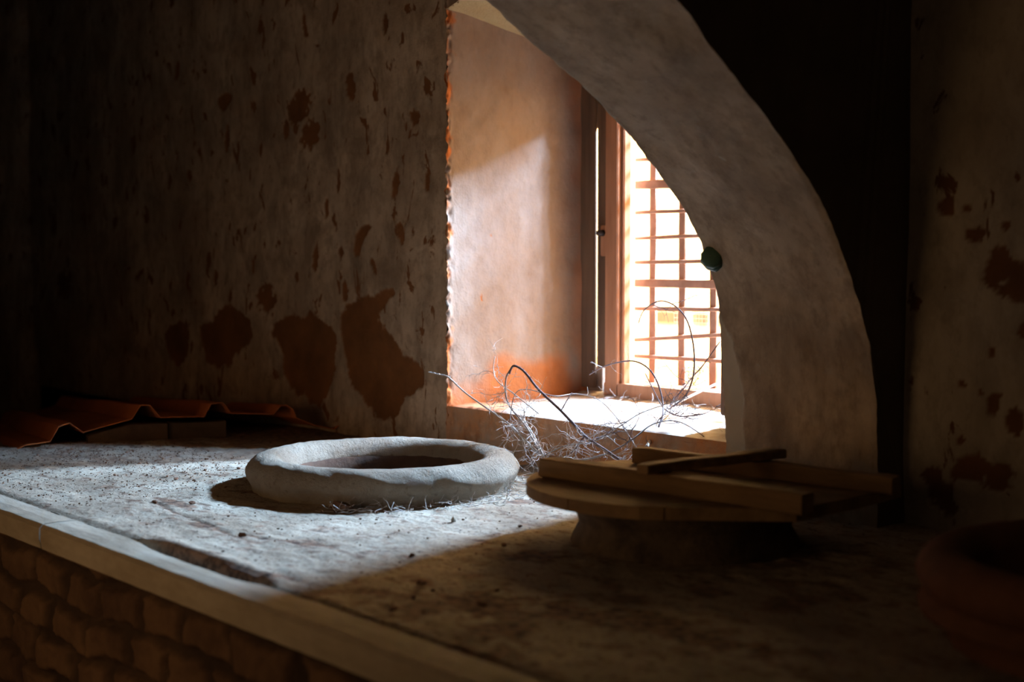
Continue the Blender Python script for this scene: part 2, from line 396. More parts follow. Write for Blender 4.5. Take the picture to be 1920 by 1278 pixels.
# ------------------------------------------------------------------ window
win = empty('window_1', (0.55, 0.60, 0.16), None, None); tag(win, kind='structure')
def child_box(name, b, m, parent, bev=0.003, lab=None):
    x0, x1, y0, y1, z0, z1 = b
    me = bpy.data.meshes.new(name); bm = bmesh.new()
    bmesh.ops.create_cube(bm, size=1)
    bmesh.ops.scale(bm, vec=(x1-x0, y1-y0, z1-z0), verts=bm.verts)
    bmesh.ops.translate(bm, vec=((x0+x1)/2, (y0+y1)/2, (z0+z1)/2), verts=bm.verts)
    bmesh.ops.bevel(bm, geom=bm.edges[:], offset=bev, segments=2, affect='EDGES')
    bm.to_mesh(me); bm.free(); me.materials.append(m)
    o = bpy.data.objects.new(name, me); link(o, parent)
    if parent is not None and parent.type == 'EMPTY': o.location = -Vector(parent.location)
    if lab: o['label'] = lab
    return o
def at_parent(o, p): o.location = -Vector(p.location); return o
child_box('frame_post', (0.128, 0.186, 0.545, 0.60, 0.150, 1.12), M_frame, win)
child_box('frame_post', (0.188, 0.201, 0.560, 0.592, 0.172, 1.12), M_frame, win)
child_box('frame_post', (0.872, 0.95, 0.555, 0.61, 0.150, 1.15), M_frame, win)
child_box('bottom_rail', (0.12, 0.95, 0.548, 0.66, 0.138, 0.190), M_frame, win)
child_box('top_rail', (0.12, 0.95, 0.548, 0.64, 1.100, 1.16), M_frame, win)
child_box('hinge_board', (-0.025, 0.0635, 0.562, 0.574, 0.165, 1.20), M_shut, win, lab='dark weathered board beside the light slit')
child_box('hinge_board', (0.0725, 0.130, 0.562, 0.576, 0.235, 1.20), M_shut, win)
child_box('latch_plate', (0.092, 0.124, 0.558, 0.571, 0.60, 0.70), M_frame, win)
lk = mesh_obj('latch_bolt', *tube_vf([Vector((0.106, 0.56, 0.675)), Vector((0.106, 0.535, 0.675))], [0.011, 0.009], 0, 10), M_iron, win); at_parent(lk, win)
# rusty bars
VB = [hit(q, 500, 1, 0.655)[0] for q in (1223, 1278, 1337)] + [0.645, 0.79]
for i, x in enumerate(VB):
    o = rough_bar('window_bar', (x, 0.655, 0.17), (x,  0.655, 1.09), 0.029, 0.010, M_bar, win, up=(0, 1, 0), seg=16, amp=0.0015, seed=i, bevel=0.002); at_parent(o, win)
def crossbar(py, py2, thick, x0=0.165, x1=0.88):
    zl = hit(1190, py, 1, 0.65)[2]; zr = hit(1345, py2, 1, 0.65)[2]
    xl = hit(1190, py, 1, 0.65)[0]; xr = hit(1345, py2, 1, 0.65)[0]
    s = (zr - zl) / (xr - xl)
    o = rough_bar('window_bar', (x0, 0.645, zl + s * (x0 - xl)), (x1, 0.645, zl + s * (x1 - xl)), thick, 0.009, M_bar, win, up=(0, 1, 0), seg=14, amp=0.001, seed=int(py), bevel=0.002)
    at_parent(o, win)
for a in [(300, 292, .012), (347, 341, .028), (399, 392, .012), (447, 440, .012), (492, 489, .013), (530, 533, .027), (578, 580, .013), (637, 628, .013), (667, 676, .013), (250, 236, .012), (205, 190, .020)]: crossbar(*a)
# fine wire netting behind the bars
V = []; Q = []
def wire(p, q):
    v, f = tube_vf([Vector(p), Vector(q)], [0.0006, 0.0006], len(V), 4); V.extend(v); Q.extend(f)
x = 0.30
while x < 0.88:
    wire((x, 0.69, 0.18), (x + random.uniform(-.002, .002), 0.69, 1.08)); x += 0.0135
z = 0.20
while z < 1.07:
    wire((0.30, 0.69, z), (0.88, 0.69, z + random.uniform(-.003, .003))); z += 0.0135
net = mesh_obj('wire_netting', V, Q, M_wire, win, False); at_parent(net, win)
# right shutter leaf opened into the niche
sh = empty('window_shutter', (0.95, 0.52, 0.17), 'dark wooden shutter leaf standing open at the right side of the window', 'shutter')
o = child_box('shutter_board', (0.925, 0.945, 0.205, 0.545, 0.175, 1.10), M_shut, sh)
child_box('shutter_batten', (0.944, 0.958, 0.23, 0.53, 0.30, 0.36), M_shut, sh)
child_box('shutter_batten', (0.944, 0.958, 0.23, 0.53, 0.90, 0.96), M_shut, sh)

# ------------------------------------------------------------------ arch springing from the window wall
XA, XB = 1.15, 1.60
far = [(-.03,-.02),(-.03,.14),(-.04,.30),(-.055,.45),(-.085,.56),(-.175,.70),(-.265,.785),(-.37,.875),(-.50,.965),(-.655,1.05),(-.795,1.13),(-1.0,1.22),(-1.3,1.32),(-1.7,1.38),(-2.1,1.38),(-2.7,1.25),(-3.2,1.0),(-3.6,.6),(-3.85,.0),(-3.95,-.9)]
near = [(-.035,-.02),(-.04,.12),(-.045,.23),(-.06,.34),(-.10,.46),(-.18,.61),(-.27,.73),(-.41,.86),(-.49,.92),(-.60,1.0),(-.70,1.08),(-.92,1.18),(-1.25,1.29),(-1.7,1.36),(-2.1,1.36),(-2.7,1.24),(-3.2,1.0),(-3.6,.6),(-3.85,.0),(-3.95,-.9)]
def resample(pts, n):
    P_ = catmull([Vector((a, b, 0)) for a, b in pts], 12)
    d = [0]
    for i in range(1, len(P_)): d.append(d[-1] + (P_[i] - P_[i-1]).length)
    d = np.array(d); t = np.linspace(0, 1, n) ** 1.25 * d[-1]
    return np.interp(t, d, [p.x for p in P_]), np.interp(t, d, [p.y for p in P_])
NV = 520; NU = 90
fy, fz = resample(far, NV); ny, nz = resample(near, NV)
U = np.linspace(0, 1, NU)[:, None]
SX = XA + (XB - XA) * U + 0 * fy[None, :]
SY = fy[None, :] * (1 - U) + ny[None, :] * U; SZ = fz[None, :] * (1 - U) + nz[None, :] * U
V1 = np.cumsum(np.hypot(np.diff(fy, prepend=fy[0]), np.diff(fz, prepend=fz[0])))[None, :] + 0 * U
# flake line: outer coat missing in a strip at the inner edge, low down
ed = 0.050 + (fbm(V1, U * 0, 14, 41) - 0.5) * 0.04 + 0.025 * smooth(0.4, 0.05, V1)
ed = ed * smooth(0.50, 0.36, V1)
pf = smooth(0.004, -0.004, (SX - XA) - ed)
nrm_t = np.stack([np.gradient(fy), np.gradient(fz)], -1); nrm_t /= np.linalg.norm(nrm_t, axis=1)[:, None]
ofs = (fbm(SX, V1, 4, 42) - 0.5) * 0.022 + (fbm(SX, V1, 16, 43) - 0.5) * 0.006 + pf * 0.005
ofs = ofs * smooth(0, 0.03, U) * smooth(0, 0.03, 1 - U)
PY = SY + nrm_t[None, :, 1] * ofs; PZ = SZ - nrm_t[None, :, 0] * ofs
PX = SX.copy()
PX[0] += (fbm(V1[0], V1[0] * 0, 30, 44) - 0.5) * 0.012; PX[-1] += (fbm(V1[0], V1[0] * 0 + 3, 30, 45) - 0.5) * 0.010
arch = build_grid('wall_arch', np.stack([PX, PY, PZ], -1), M_soffit, pf, None)
tag(arch, kind='structure')
# each side is a polygon: arch line, then closed along ceiling and wall
def side(name, ex, ey, ez, m, flip):
    bm = bmesh.new(); st = 4
    vs = [bm.verts.new((ex[i], ey[i], ez[i])) for i in range(0, len(ey), st)]
    x = float(np.mean(ex))
    vs += [bm.verts.new((x, -4.0, -0.9)), bm.verts.new((x, -4.0, 2.6)), bm.verts.new((x, 0.10, 2.6)), bm.verts.new((x, 0.10, -0.02))]
    f = bm.faces.new(vs)
    f.normal_update()
    if flip: f.normal_flip(); f.normal_update()
    bmesh.ops.triangulate(bm, faces=[f])
    me = bpy.data.meshes.new(name); bm.to_mesh(me); bm.free(); me.materials.append(m)
    return link(bpy.data.objects.new(name, me), arch)
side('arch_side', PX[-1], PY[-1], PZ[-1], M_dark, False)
side('arch_side', PX[0], PY[0], PZ[0], M_wall, True)

# ------------------------------------------------------------------ wall right of the arch
Xr, Zr = np.meshgrid(np.linspace(1.56, 3.4, 260), np.linspace(-0.02, 1.9, 260), indexing='ij')
pr = ells(Xr, Zr, [(1830,880,.05,.028,10),(1770,930,.03,.05,30),(1745,890,.022,.02,50),(1870,895,.04,.03,0),(1870,500,.03,.05,0),(1910,530,.03,.045,0),(1825,440,.025,.018,20),
   (1862,755,.018,.03,0),(1905,790,.02,.03,0),(1812,390,.01,.008,0),(1775,385,.02,.02,0),(1885,420,.01,.012,0),(1805,720,.008,.009,0),(1840,735,.008,.009,0),(1803,825,.008,.01,0),(1860,660,.008,.01,0),(1925,620,.02,.02,0)], 1, 0.06, 0, 51)
wr = build_grid('wall_right', np.stack([Xr, 0.06 + (fbm(Xr, Zr, 4, 52) - 0.5) * 0.02 + pr * 0.004, Zr], -1), M_right, pr, None,
    boxes=[(1.15, 3.45, 0.10, 0.75, -0.95, 2.6), (3.35, 5.0, 0.06, 0.75, -0.95, 2.6)])
tag(wr, kind='structure')

# ------------------------------------------------------------------ rest of the room
def struct(name, bs, m): return tag(boxes_obj(name, bs, m), kind='structure')
struct('floor', [(-4.4, 5.0, -4.2, 0.7, -1.0, -0.9)], M_dark)
struct('ceiling', [(-4.5, 5.1, -4.3, 0.75, 2.55, 2.75)], M_dark)
struct('wall_west', [(-4.5, -4.3, -4.2, 0.7, -0.95, 2.6)], M_dark)
struct('wall_east', [(4.9, 5.1, -4.2, 0.7, -0.95, 2.6)], M_dark)
struct('wall_front', [(-4.4, 5.0, -4.3, -4.1, -0.95, 2.6)], M_dark)

# ------------------------------------------------------------------ raised platform
J1 = (0.407, -0.528); J2 = (1.417, -0.464); J3 = (2.43, -0.54)
plat = empty('masonry_platform', (0.5, -0.7, -0.9), 'long raised masonry platform with dusty mortar top running under the window', 'platform')
xg = np.linspace(-3.3, 3.9, 850); yg = np.linspace(-1.345, 0.12, 200)
Xg, Yg = np.meshgrid(xg, yg, indexing='ij')
zg = (fbm(Xg, Yg, 2.5, 61) - 0.5) * 0.012 + (fbm(Xg, Yg * 1.6, 18, 62) - 0.5) * 0.007 + (fbm(Xg, Yg, 60, 63) - 0.5) * 0.004
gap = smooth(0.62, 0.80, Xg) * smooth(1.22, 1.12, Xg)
zg -= 0.07 * gap * smooth(-1.326, -1.334, Yg + (fbm(Xg, Yg, 9, 64) - 0.5) * 0.02)
zg += 0.008 * gap * smooth(-1.27, -1.305, Yg) * smooth(-1.325, -1.31, Yg)
PZDIP = lambda x, y: -0.088 * max(0.0, -0.93 - x) * min(1, max(0, (y + 1.25) / 0.2))
zg -= 0.088 * np.maximum(0.0, -0.93 - Xg) * np.clip((Yg + 1.25) / 0.2, 0, 1)
gapm = gap * smooth(-1.318, -1.328, Yg)
zg -= 0.006 * smooth(-1.33, -1.343, Yg)
# long wandering cracks
def crack(pts, wd, dp):
    global zg, pg
    pp = [hit(x, y, 2, 0) for x, y in pts]
    best = np.full(Xg.shape, 1e9)
    for a, b in zip(pp[:-1], pp[1:]):
        ex, ey = b.x - a.x, b.y - a.y; t = np.clip(((Xg - a.x) * ex + (Yg - a.y) * ey) / (ex*ex + ey*ey), 0, 1)
        best = np.minimum(best, np.hypot(Xg - a.x - t*ex, Yg - a.y - t*ey))
    k = smooth(wd, wd * 0.4, best + (fbm(Xg, Yg, 45, 65) - 0.45) * wd * 2.2)
    zg -= k * dp; pg = np.maximum(pg, k)
pg = np.zeros(Xg.shape)
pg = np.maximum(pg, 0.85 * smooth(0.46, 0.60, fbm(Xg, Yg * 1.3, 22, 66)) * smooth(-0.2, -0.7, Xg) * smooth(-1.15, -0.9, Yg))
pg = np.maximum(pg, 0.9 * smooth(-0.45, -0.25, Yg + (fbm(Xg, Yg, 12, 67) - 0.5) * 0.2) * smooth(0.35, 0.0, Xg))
pg = np.maximum(pg, smooth(0.58, 0.68, fbm(Xg, Yg, 13, 68)) * smooth(1.1, 1.4, Xg - Yg * 0.0) * 0.8)
pg = np.maximum(pg, smooth(0.64, 0.72, fbm(Xg, Yg * 1.6, 26, 69)) * 0.8)
pg = np.maximum(pg, gap * smooth(-1.306, -1.318, Yg))  # shade of the coping gap painted into the colour along its edge
crack([(290,942),(330,962),(380,980),(430,1000),(470,1012)], 0.010, 0.003)
crack([(450,1000),(560,1018),(640,1022)], 0.008, 0.002)
crack([(690,1005),(760,995),(790,985)], 0.004, 0.002)
crack([(150,915),(230,925),(260,930)], 0.004, 0.002)
crack([(480,1095),(640,1150),(800,1200),(960,1265)], 0.014, 0.004)
crack([(850,1140),(900,1125),(960,1120)], 0.02, 0.0)
crack([(700,1105),(770,1120),(790,1100)], 0.010, 0.0)
def blot(px, py, rx, ry):
    global pg
    p = hit(px, py, 2, 0); d = np.sqrt(((Xg - p.x) / rx) ** 2 + ((Yg - p.y) / ry) ** 2)
    pg = np.maximum(pg, smooth(1.1, 0.8, d + (fbm(Xg, Yg, 40, 70) - 0.5) * 2.2))
for b in [(905,1130,.10,.06),(790,1092,.04,.02),(640,1152,.06,.03),(1010,1040,.06,.05),(940,1180,.05,.05),(700,1110,.04,.02),(520,1080,.03,.03),(600,1018,.06,.012),(900,1015,.04,.01),
          (330,945,.10,.02),(560,1018,.05,.012),(380,985,.05,.02),(250,940,.04,.012),(1080,1150,.12,.05),(820,1220,.08,.04),(1250,1180,.2,.06),(480,925,.05,.02),(980,940,.05,.03)]: blot(*b)
cxm = 0.5 * (Xg[:-1, :-1] + Xg[1:, 1:]); cym = 0.5 * (Yg[:-1, :-1] + Yg[1:, 1:])
keep = np.ones(cxm.shape, bool)
for (jx, jy), r in ((J1, .25), (J2, .20), (J3, .24)): keep &= np.hypot(cxm - jx, cym - jy) > r
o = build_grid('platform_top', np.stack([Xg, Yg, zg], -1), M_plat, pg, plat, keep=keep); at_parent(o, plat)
# brick front
Xb, Zb = np.meshgrid(np.linspace(-0.6, 3.6, 560), np.linspace(-0.92, -0.045, 140), indexing='ij')
row = np.floor((Zb + (fbm(Xb, Zb, 4, 71) - 0.5) * 0.06) / 0.088); bx = Xb + (fbm(Xb, Zb, 6, 72) - 0.5) * 0.13 + row * 0.113
fx = np.abs((bx / 0.19) % 1 - 0.5) * 2; fz_ = np.abs(((Zb + (fbm(Xb, Zb, 4, 71) - 0.5) * 0.06) / 0.088) % 1 - 0.5) * 2
mort = np.maximum(smooth(0.72, 0.92, fx + (fbm(Xb, Zb, 22, 75) - 0.5) * 0.3), smooth(0.60, 0.9, fz_ + (fbm(Xb, Zb, 20, 76) - 0.5) * 0.5))
br = _hash(np.floor(bx / 0.19), row, 73)
Yb = -1.412 + mort * 0.016 + br * 0.010 + (fbm(Xb, Zb, 7, 77) - 0.5) * 0.03 + (fbm(Xb, Zb, 25, 74) - 0.5) * 0.016
o = build_grid('brick_front', np.stack([Xb, Yb, Zb], -1), M_brick, np.clip(mort * (0.3 + 1.2 * fbm(Xb, Zb, 6, 78)), 0, 1), plat, boxes=[(-2.9, 3.9, -1.36, -1.34, -0.92, -0.03), (-2.9, -0.58, -1.41, -1.34, -0.92, -0.04)]); at_parent(o, plat)
# edge coping pieces
cg = 'coping slabs along the platform edge'
def coping(x0, x1, lab, seed):
    n = int((x1 - x0) / 0.012); xs_ = np.linspace(x0, x1, n)
    prof = [(-1.350, -0.052), (-1.350, -0.004), (-1.356, 0.002), (-1.40, 0.004), (-1.432, 0.002), (-1.440, -0.006), (-1.441, -0.030), (-1.438, -0.052)]
    P_ = np.zeros((n, len(prof), 3))
    for j, (y, z) in enumerate(prof):
        P_[:, j, 0] = xs_; P_[:, j, 1] = y + (fbm(xs_ , xs_ * 0 + j * .3, 22, seed) - 0.5) * 0.004; P_[:, j, 2] = z + (fbm(xs_, xs_ * 0 + j * .3 + 7, 16, seed + 3) - 0.5) * (0.003 if z > -0.04 else 0)
    if True:
        gp = smooth(0.66, 0.85, xs_) * smooth(1.24, 1.12, xs_)
        P_[:, 0, 1] -= gp * 0.018; P_[:, 1, 1] -= gp * 0.018; P_[:, 2, 1] -= gp * 0.018
    Vv, Qq = grid_vf(P_); Qq = Qq.tolist(); m_ = len(prof)
    Qq += [[i * m_ + m_ - 1, (i + 1) * m_ + m_ - 1, (i + 1) * m_, i * m_] for i in range(n - 1)]
    Qq += [list(range(m_)), [(n - 1) * m_ + j for j in reversed(range(m_))]]
    o = mesh_obj('coping_slab', Vv.tolist(), Qq, M_coping, None, False)
    return tag(o, lab, 'coping', cg)
coping(-2.9, 0.372, 'pale coping slab left of the joint at the platform front edge', 81)
coping(0.378, 3.9, 'long pale coping slab right of the joint, running past the camera', 82)

# ------------------------------------------------------------------ buried jars
def jar(name, loc, label, prof, m, seed, amp):
    o = lathe(name, prof, m, None, 160, amp, seed)
    o.location = (loc[0], loc[1], 0); tag(o, label, 'jar', 'jar mouths set in the platform'); return o
def arc(cx, cz, rx, rz, a0, a1, n):
    return [(cx + rx * math.cos(math.radians(a0 + (a1 - a0) * i / n)), cz + rz * math.sin(math.radians(a0 + (a1 - a0) * i / n))) for i in range(n + 1)]
def jar_parts(loc, label, rim, body, mr, mb, seed, amp):
    t = empty('buried_jar', (loc[0], loc[1], 0), label, 'jar', 'jar mouths set in the platform')
    lathe('rim', rim, mr, t, 160, amp, seed); lathe('jar_body', body, mb, t, 96, 0.001, seed + 1)
M_inner = m_simple('jar_inside', (0.12, 0.065, 0.04), (0.06, 0.035, 0.025), 14, None, 60, 0.004)
p1 = [(0.338, -0.02), (0.342, 0.012), (0.352, 0.03)] + arc(0.303, 0.042, 0.053, 0.045, 0, 165, 20) + [(0.247, 0.045), (0.250, 0.03)]
jar_parts(J1, 'open jar mouth with thick white dusted mortar rim in the daylight patch', p1, [(0.251, 0.045), (0.243, 0.04), (0.245, -0.02), (0.27, -0.12), (0.32, -0.3), (0.34, -0.5), (0.2, -0.75), (0.001, -0.78)], M_ring, M_inner, 91, 0.0045)
p2 = [(0.245, -0.02), (0.238, 0.01), (0.222, 0.04), (0.228, 0.06), (0.243, 0.075), (0.245, 0.092), (0.235, 0.100), (0.21, 0.100), (0.20, 0.085), (0.195, 0.0), (0.23, -0.2), (0.28, -0.5), (0.001, -0.7)]
jar('buried_jar', J2, 'dark jar neck under the wooden lid, in front of the arch', p2, M_jar2, 93, 0.0012)
p3 = [(0.285, -0.02), (0.275, 0.02), (0.265, 0.03), (0.285, 0.04), (0.325, 0.045), (0.328, 0.057), (0.30, 0.068)] + arc(0.285, 0.106, 0.045, 0.040, -50, 190, 18) + [(0.235, 0.09), (0.235, 0.0), (0.27, -0.2), (0.33, -0.5), (0.001, -0.7)]
jar('buried_jar', J3, 'reddish clay jar mouth in the dark at the right edge', p3, M_jar3, 95, 0.002)

# ------------------------------------------------------------------ wooden lid on the middle jar
lid = empty('jar_lid', (J2[0], J2[1], 0.102), 'round plank lid with two battens lying on the middle jar', 'lid')
Rl = 0.335; zb, ztp = 0.0, 0.024
def outline():
    pts = []
    for a in range(-62, -360 + 50, -4):     # front, left, back
        pts.append((Rl * math.cos(math.radians(a)), Rl * math.sin(math.radians(a))))
    pts = [p for p in pts]
    pts += [(0.33, 0.30), (0.352, 0.10), (0.362, -0.085)]
    return pts
OL = outline()
def clip(poly, x, keep_less):
    out = []
    for i in range(len(poly)):
        a = poly[i]; b = poly[(i + 1) % len(poly)]
        ia = (a[0] <= x) == keep_less; ib = (b[0] <= x) == keep_less
        if ia: out.append(a)
        if ia != ib:
            t = (x - a[0]) / (b[0] - a[0]); out.append((x, a[1] + t * (b[1] - a[1])))
    return out
cuts = [-0.4, -0.185, 0.0, 0.19, 0.40]
for i in range(4):
    pl = clip(clip(OL, cuts[i] + 0.0012, False), cuts[i + 1] - 0.0012, True)
    bm = bmesh.new(); vs = [bm.verts.new((x, y, zb)) for x, y in pl]
    bmesh.ops.remove_doubles(bm, verts=bm.verts, dist=0.0005)
    f = bm.faces.new(bm.verts[:])
    r = bmesh.ops.extrude_face_region(bm, geom=[f]); bmesh.ops.translate(bm, vec=(0, 0, ztp + random.uniform(-.0015, .0015)), verts=[v for v in r['geom'] if isinstance(v, bmesh.types.BMVert)])
    bmesh.ops.recalc_face_normals(bm, faces=bm.faces)
    me = bpy.data.meshes.new('lid_plank'); bm.to_mesh(me); bm.free(); me.materials.append(M_wood)
    link(bpy.data.objects.new('lid_plank', me), lid)
def rel(p): return Vector(p) - Vector(lid.location)
zt_ = 0.127
a0 = hit(1008, 893, 2, zt_); a1 = hit(1500, 966, 2, zt_)
sb = Vector((0, 0.022, 0))
rough_bar('batten', rel(a0 + sb), rel(a1 + sb), 0.042, 0.040, M_woodx, lid, seed=3, amp=0.0018)
c0 = hit(1182, 868, 2, zt_); c1 = hit(1668, 928, 2, zt_)
rough_bar('batten', rel(c0 + sb), rel(c1 + sb), 0.040, 0.036, M_woodx, lid, seed=4, amp=0.0018)
b0 = hit(1204, 888, 2, 0.169); b1 = hit(1464, 857, 2, 0.165)
st = rough_bar('loose_stick', b0 + Vector((0, 0, 0)), b1, 0.034, 0.020, M_woodx, None, seed=5, amp=0.0012)
tag(st, 'short squared stick lying across the battens of the wooden lid', 'stick')

# ------------------------------------------------------------------ corrugated sheets on the left
E0 = Vector((-0.86, -0.84, 0)); ed_ = Vector((0.30, 0.954, 0)).normalized(); rd = Vector((-0.9615, 0.2747, 0)); n_ = ed_.cross(Vector((0, 0, 1)))
def endp(px, py):
    p = hitplane(px, py, E0, n_); return (p - E0).dot(ed_), p.z
def sheet(name, prof, bases, L, lab, seed, zoff=0.0):
    pts = [endp(x, y) for x, y in prof]
    bs = [max(0.004, p[1]) if b is None else max(0.004, b) for p, b in zip(pts, bases)]
    ns = 40; Vv = []; Qq = []; th = 0.0018; m_ = len(pts)
    for i in range(ns + 1):
        s = L * i / ns; k = max(0.0, 1 - s / 1.15)
        for off in (0, th):
            for (e, z), b in zip(pts, bs):
                rh = z - b
                q = E0 + ed_ * e + rd * s
                zz_ = max(PZDIP(q.x, q.y) + 0.004, b - 0.077 * s) + rh + math.sin(s * 5 + e * 9 + seed) * 0.0025 * min(1, s * 3)
                Vv.append(E0 + ed_ * e + rd * s + Vector((0, 0, zz_ + off + zoff)))
    w_ = 2 * m_
    for i in range(ns):
        for j in range(m_ - 1):
            a = i * w_ + j; Qq.append((a, a + 1, a + w_ + 1, a + w_)); b = a + m_; Qq.append((b + w_, b + w_ + 1, b + 1, b))
        Qq.append((i*w_, (i+1)*w_, (i+1)*w_ + m_, i*w_ + m_)); e = m_ - 1; Qq.append((i*w_ + e + m_, (i+1)*w_ + e + m_, (i+1)*w_ + e, i*w_ + e))
    for j in range(m_ - 1): Qq.append((j, j + m_, j + m_ + 1, j + 1)); b = ns * w_ + j; Qq.append((b, b + 1, b + m_ + 1, b + m_))
    o = mesh_obj(name, Vv, Qq, M_rust, None, False); return tag(o, lab, 'roofing sheet', 'rusty corrugated sheets by the wall')
s1 = [(-150, 880), (-60, 870), (0, 857), (48, 835), (94, 828), (110.6, 800), (131, 793), (157.5, 812)]
bz = lambda x, y: endp(x, y)[1]
b1_ = [None, None, None, None, None, bz(94, 828), bz(120, 827), None]
sheet('corrugated_sheet', s1, b1_, 2.0, 'rusty corrugated roofing sheet lying nearest to the platform edge', 1)
s2 = [(157.5, 811.5), (195, 801), (247, 787), (264, 761), (281.5, 761), (290, 771), (301, 784), (345, 783), (383, 782.5), (396, 758.5), (417, 756), (424, 763), (433, 776), (470, 777),
      (512.5, 778), (527, 761.7), (537.5, 760.6), (550, 769), (556, 785), (592, 799), (628, 806), (641, 794), (654, 791)]
b2_ = [None, None, None, bz(264, 786), bz(281, 785), bz(290, 784), None, None, None, bz(396, 781), bz(417, 779), bz(424, 778), None, None, None, bz(527, 779), bz(537, 781), bz(550, 784), None, None, None, bz(641, 806), bz(654, 807)]
sheet('corrugated_sheet', s2, b2_, 2.1, 'arched rusty corrugated roofing sheet propped against the foot of the wall', 2, 0.002)
# clay slabs propping the arched sheet
def slab(px0, px1, tops, ins, lab, seed):
    pts = []
    for px, ty in tops: e, z = endp(px, ty); pts.append((e, z))
    Vv = []; m_ = len(pts); th = 0.05
    for s in (ins, ins + th):
        for e, z in pts: Vv.append(E0 + ed_ * e + rd * s + Vector((0, 0, 0.0)))
        for e, z in pts: Vv.append(E0 + ed_ * e + rd * s + Vector((0, 0, max(0.015, z - 0.014))))
    w_ = 2 * m_; Qq = []
    for j in range(m_ - 1):
        Qq += [(j, j + 1, m_ + j + 1, m_ + j), (w_ + j, w_ + m_ + j, w_ + m_ + j + 1, w_ + j + 1), (m_ + j, m_ + j + 1, w_ + m_ + j + 1, w_ + m_ + j), (j, w_ + j, w_ + j + 1, j + 1)]
    Qq += [(0, m_, w_ + m_, w_), (m_ - 1, w_ + m_ - 1, w_ + 2*m_ - 1, 2*m_ - 1)]
    o = mesh_obj('clay_slab', Vv, Qq, M_slab, None, False); return tag(o, lab, 'slab')
slab(0, 0, [(168, 812), (195, 803), (247, 790), (300, 788), (318, 788)], 0.035, 'brown clay slab under the left half of the arched roofing sheet', 1)
slab(0, 0, [(322, 788), (383, 787), (430, 784)], 0.05, 'brown clay slab under the crest of the arched roofing sheet', 2)

# ------------------------------------------------------------------ green knob on the arch edge
kp_ = hit(1338, 485, 0, XA + 0.02)
kn = lathe('knob', [(0.001, 0.034), (0.012, 0.034), (0.022, 0.031), (0.027, 0.025), (0.0285, 0.018), (0.026, 0.0165), (0.0295, 0.014), (0.031, 0.004), (0.030, -0.012), (0.001, -0.012)], M_green, None, 9, 0.004, 5)
kn.location = kp_; kn.rotation_euler = (math.radians(78), 0, math.radians(30))
tag(kn, 'dark green faceted knob stuck on the inner edge of the arch', 'knob')

# ------------------------------------------------------------------ dry branches
def stem_pts(L):
    return catmull([hit(x, y, 1, d) for x, y, d in L], 6)
def branch_mesh(name, P_, r0, r1, m, parent, thorns=True, rr=None):
    n = len(P_); rad = [r0 + (r1 - r0) * i / (n - 1) for i in range(n)]
    V_, Q_ = tube_vf(P_, rad, 0, 8)
    if thorns:
        for i in range(2, n - 1, 3):
            d = Vector((random.gauss(0, 1), random.gauss(0, 1), random.gauss(0, 1))).normalized()
            v, f = tube_vf([P_[i], P_[i] + d * (rad[i] + 0.005)], [rad[i] * 0.7, 0.0003], len(V_), 4); V_ += v; Q_ += f
    o = mesh_obj(name, V_, Q_, m, parent, True); at_parent(o, parent); return o
def twigs(parent, lines, count, lmin, lmax, seed, name='twigs', r=0.0009, m=None, bounds=None):
    R = random.Random(seed); V_ = []; Q_ = []
    def grow(p, d, L, rad, depth):
        n = max(3, int(L / 0.010)); pts = [p.copy()]
        for i in range(n):
            d = (d + Vector((R.gauss(0, .28), R.gauss(0, .28), R.gauss(0, .28)))).normalized()
            q = pts[-1] + d * (L / n)
            if q.z < 0.015: q.z = 0.015; d.z = abs(d.z)
            if q.y > -0.02 and q.z < 0.16: q.y = -0.02 if q.z < 0.13 else q.y; q.z = q.z if q.y <= -0.02 else 0.16
            if q.y > 0.50: q.y = 0.50
            pts.append(q)
            if depth < 2 and R.random() < 0.38:
                dd = (d + Vector((R.gauss(0, .9), R.gauss(0, .9), R.gauss(0, .9)))).normalized()
                grow(q, dd, L * R.uniform(0.12, 0.45), rad * 0.7, depth + 1)
        v, f = tube_vf(pts, [rad * (1 - 0.6 * i / n) for i in range(n + 1)], len(V_), 4); V_.extend(v); Q_.extend(f)
    for k in range(count):
        P_ = R.choice(lines); i = R.randrange(len(P_) // 6, len(P_))
        t = (P_[min(i + 1, len(P_) - 1)] - P_[i - 1]).normalized()
        d = (t * R.uniform(-.6, .8) + Vector((R.gauss(0, .7), R.gauss(0, .5), R.gauss(0, .7)))).normalized()
        grow(P_[i], d, R.uniform(lmin, lmax), r, 0)
    o = mesh_obj(name, V_, Q_, m or M_twig, parent, False); at_parent(o, parent); o['kind'] = 'stuff'; return o
bA = empty('dry_bramble', hit(1015, 852, 1, -0.14), 'leafless thorny bramble tangle leaning up beside the jar rim, its stems arching left', 'branch')
A1 = stem_pts([(955,700,-.10),(962,686,-.10),(975,690,-.10),(988,702,-.10),(1010,730,-.10),(1052,770,-.11),(1085,805,-.12),(1100,820,-.13),(1130,840,-.15),(1168,866,-.18)])
A2 = stem_pts([(962,687,-.10),(950,705,-.10),(948,735,-.11),(955,760,-.11),(975,785,-.12),(990,805,-.13),(1005,835,-.14),(1014,852,-.14)])
B1 = stem_pts([(803,697,-.16),(820,701,-.16),(838,705,-.16),(850,715,-.16),(875,738,-.16),(920,770,-.16),(955,795,-.15),(980,820,-.15),(1000,840,-.14),(1018,855,-.14)])
K1 = stem_pts([(928,668,-.06),(925,690,-.06),(930,710,-.07),(945,725,-.08),(960,735,-.09),(985,755,-.1),(1010,775,-.1)])
G1 = stem_pts([(955,795,-.15),(965,740,-.12),(990,730,-.1),(1040,742,-.05),(1080,738,0.05),(1120,748,.08),(1150,775,.02),(1178,815,-.04),(1195,842,-.08)])
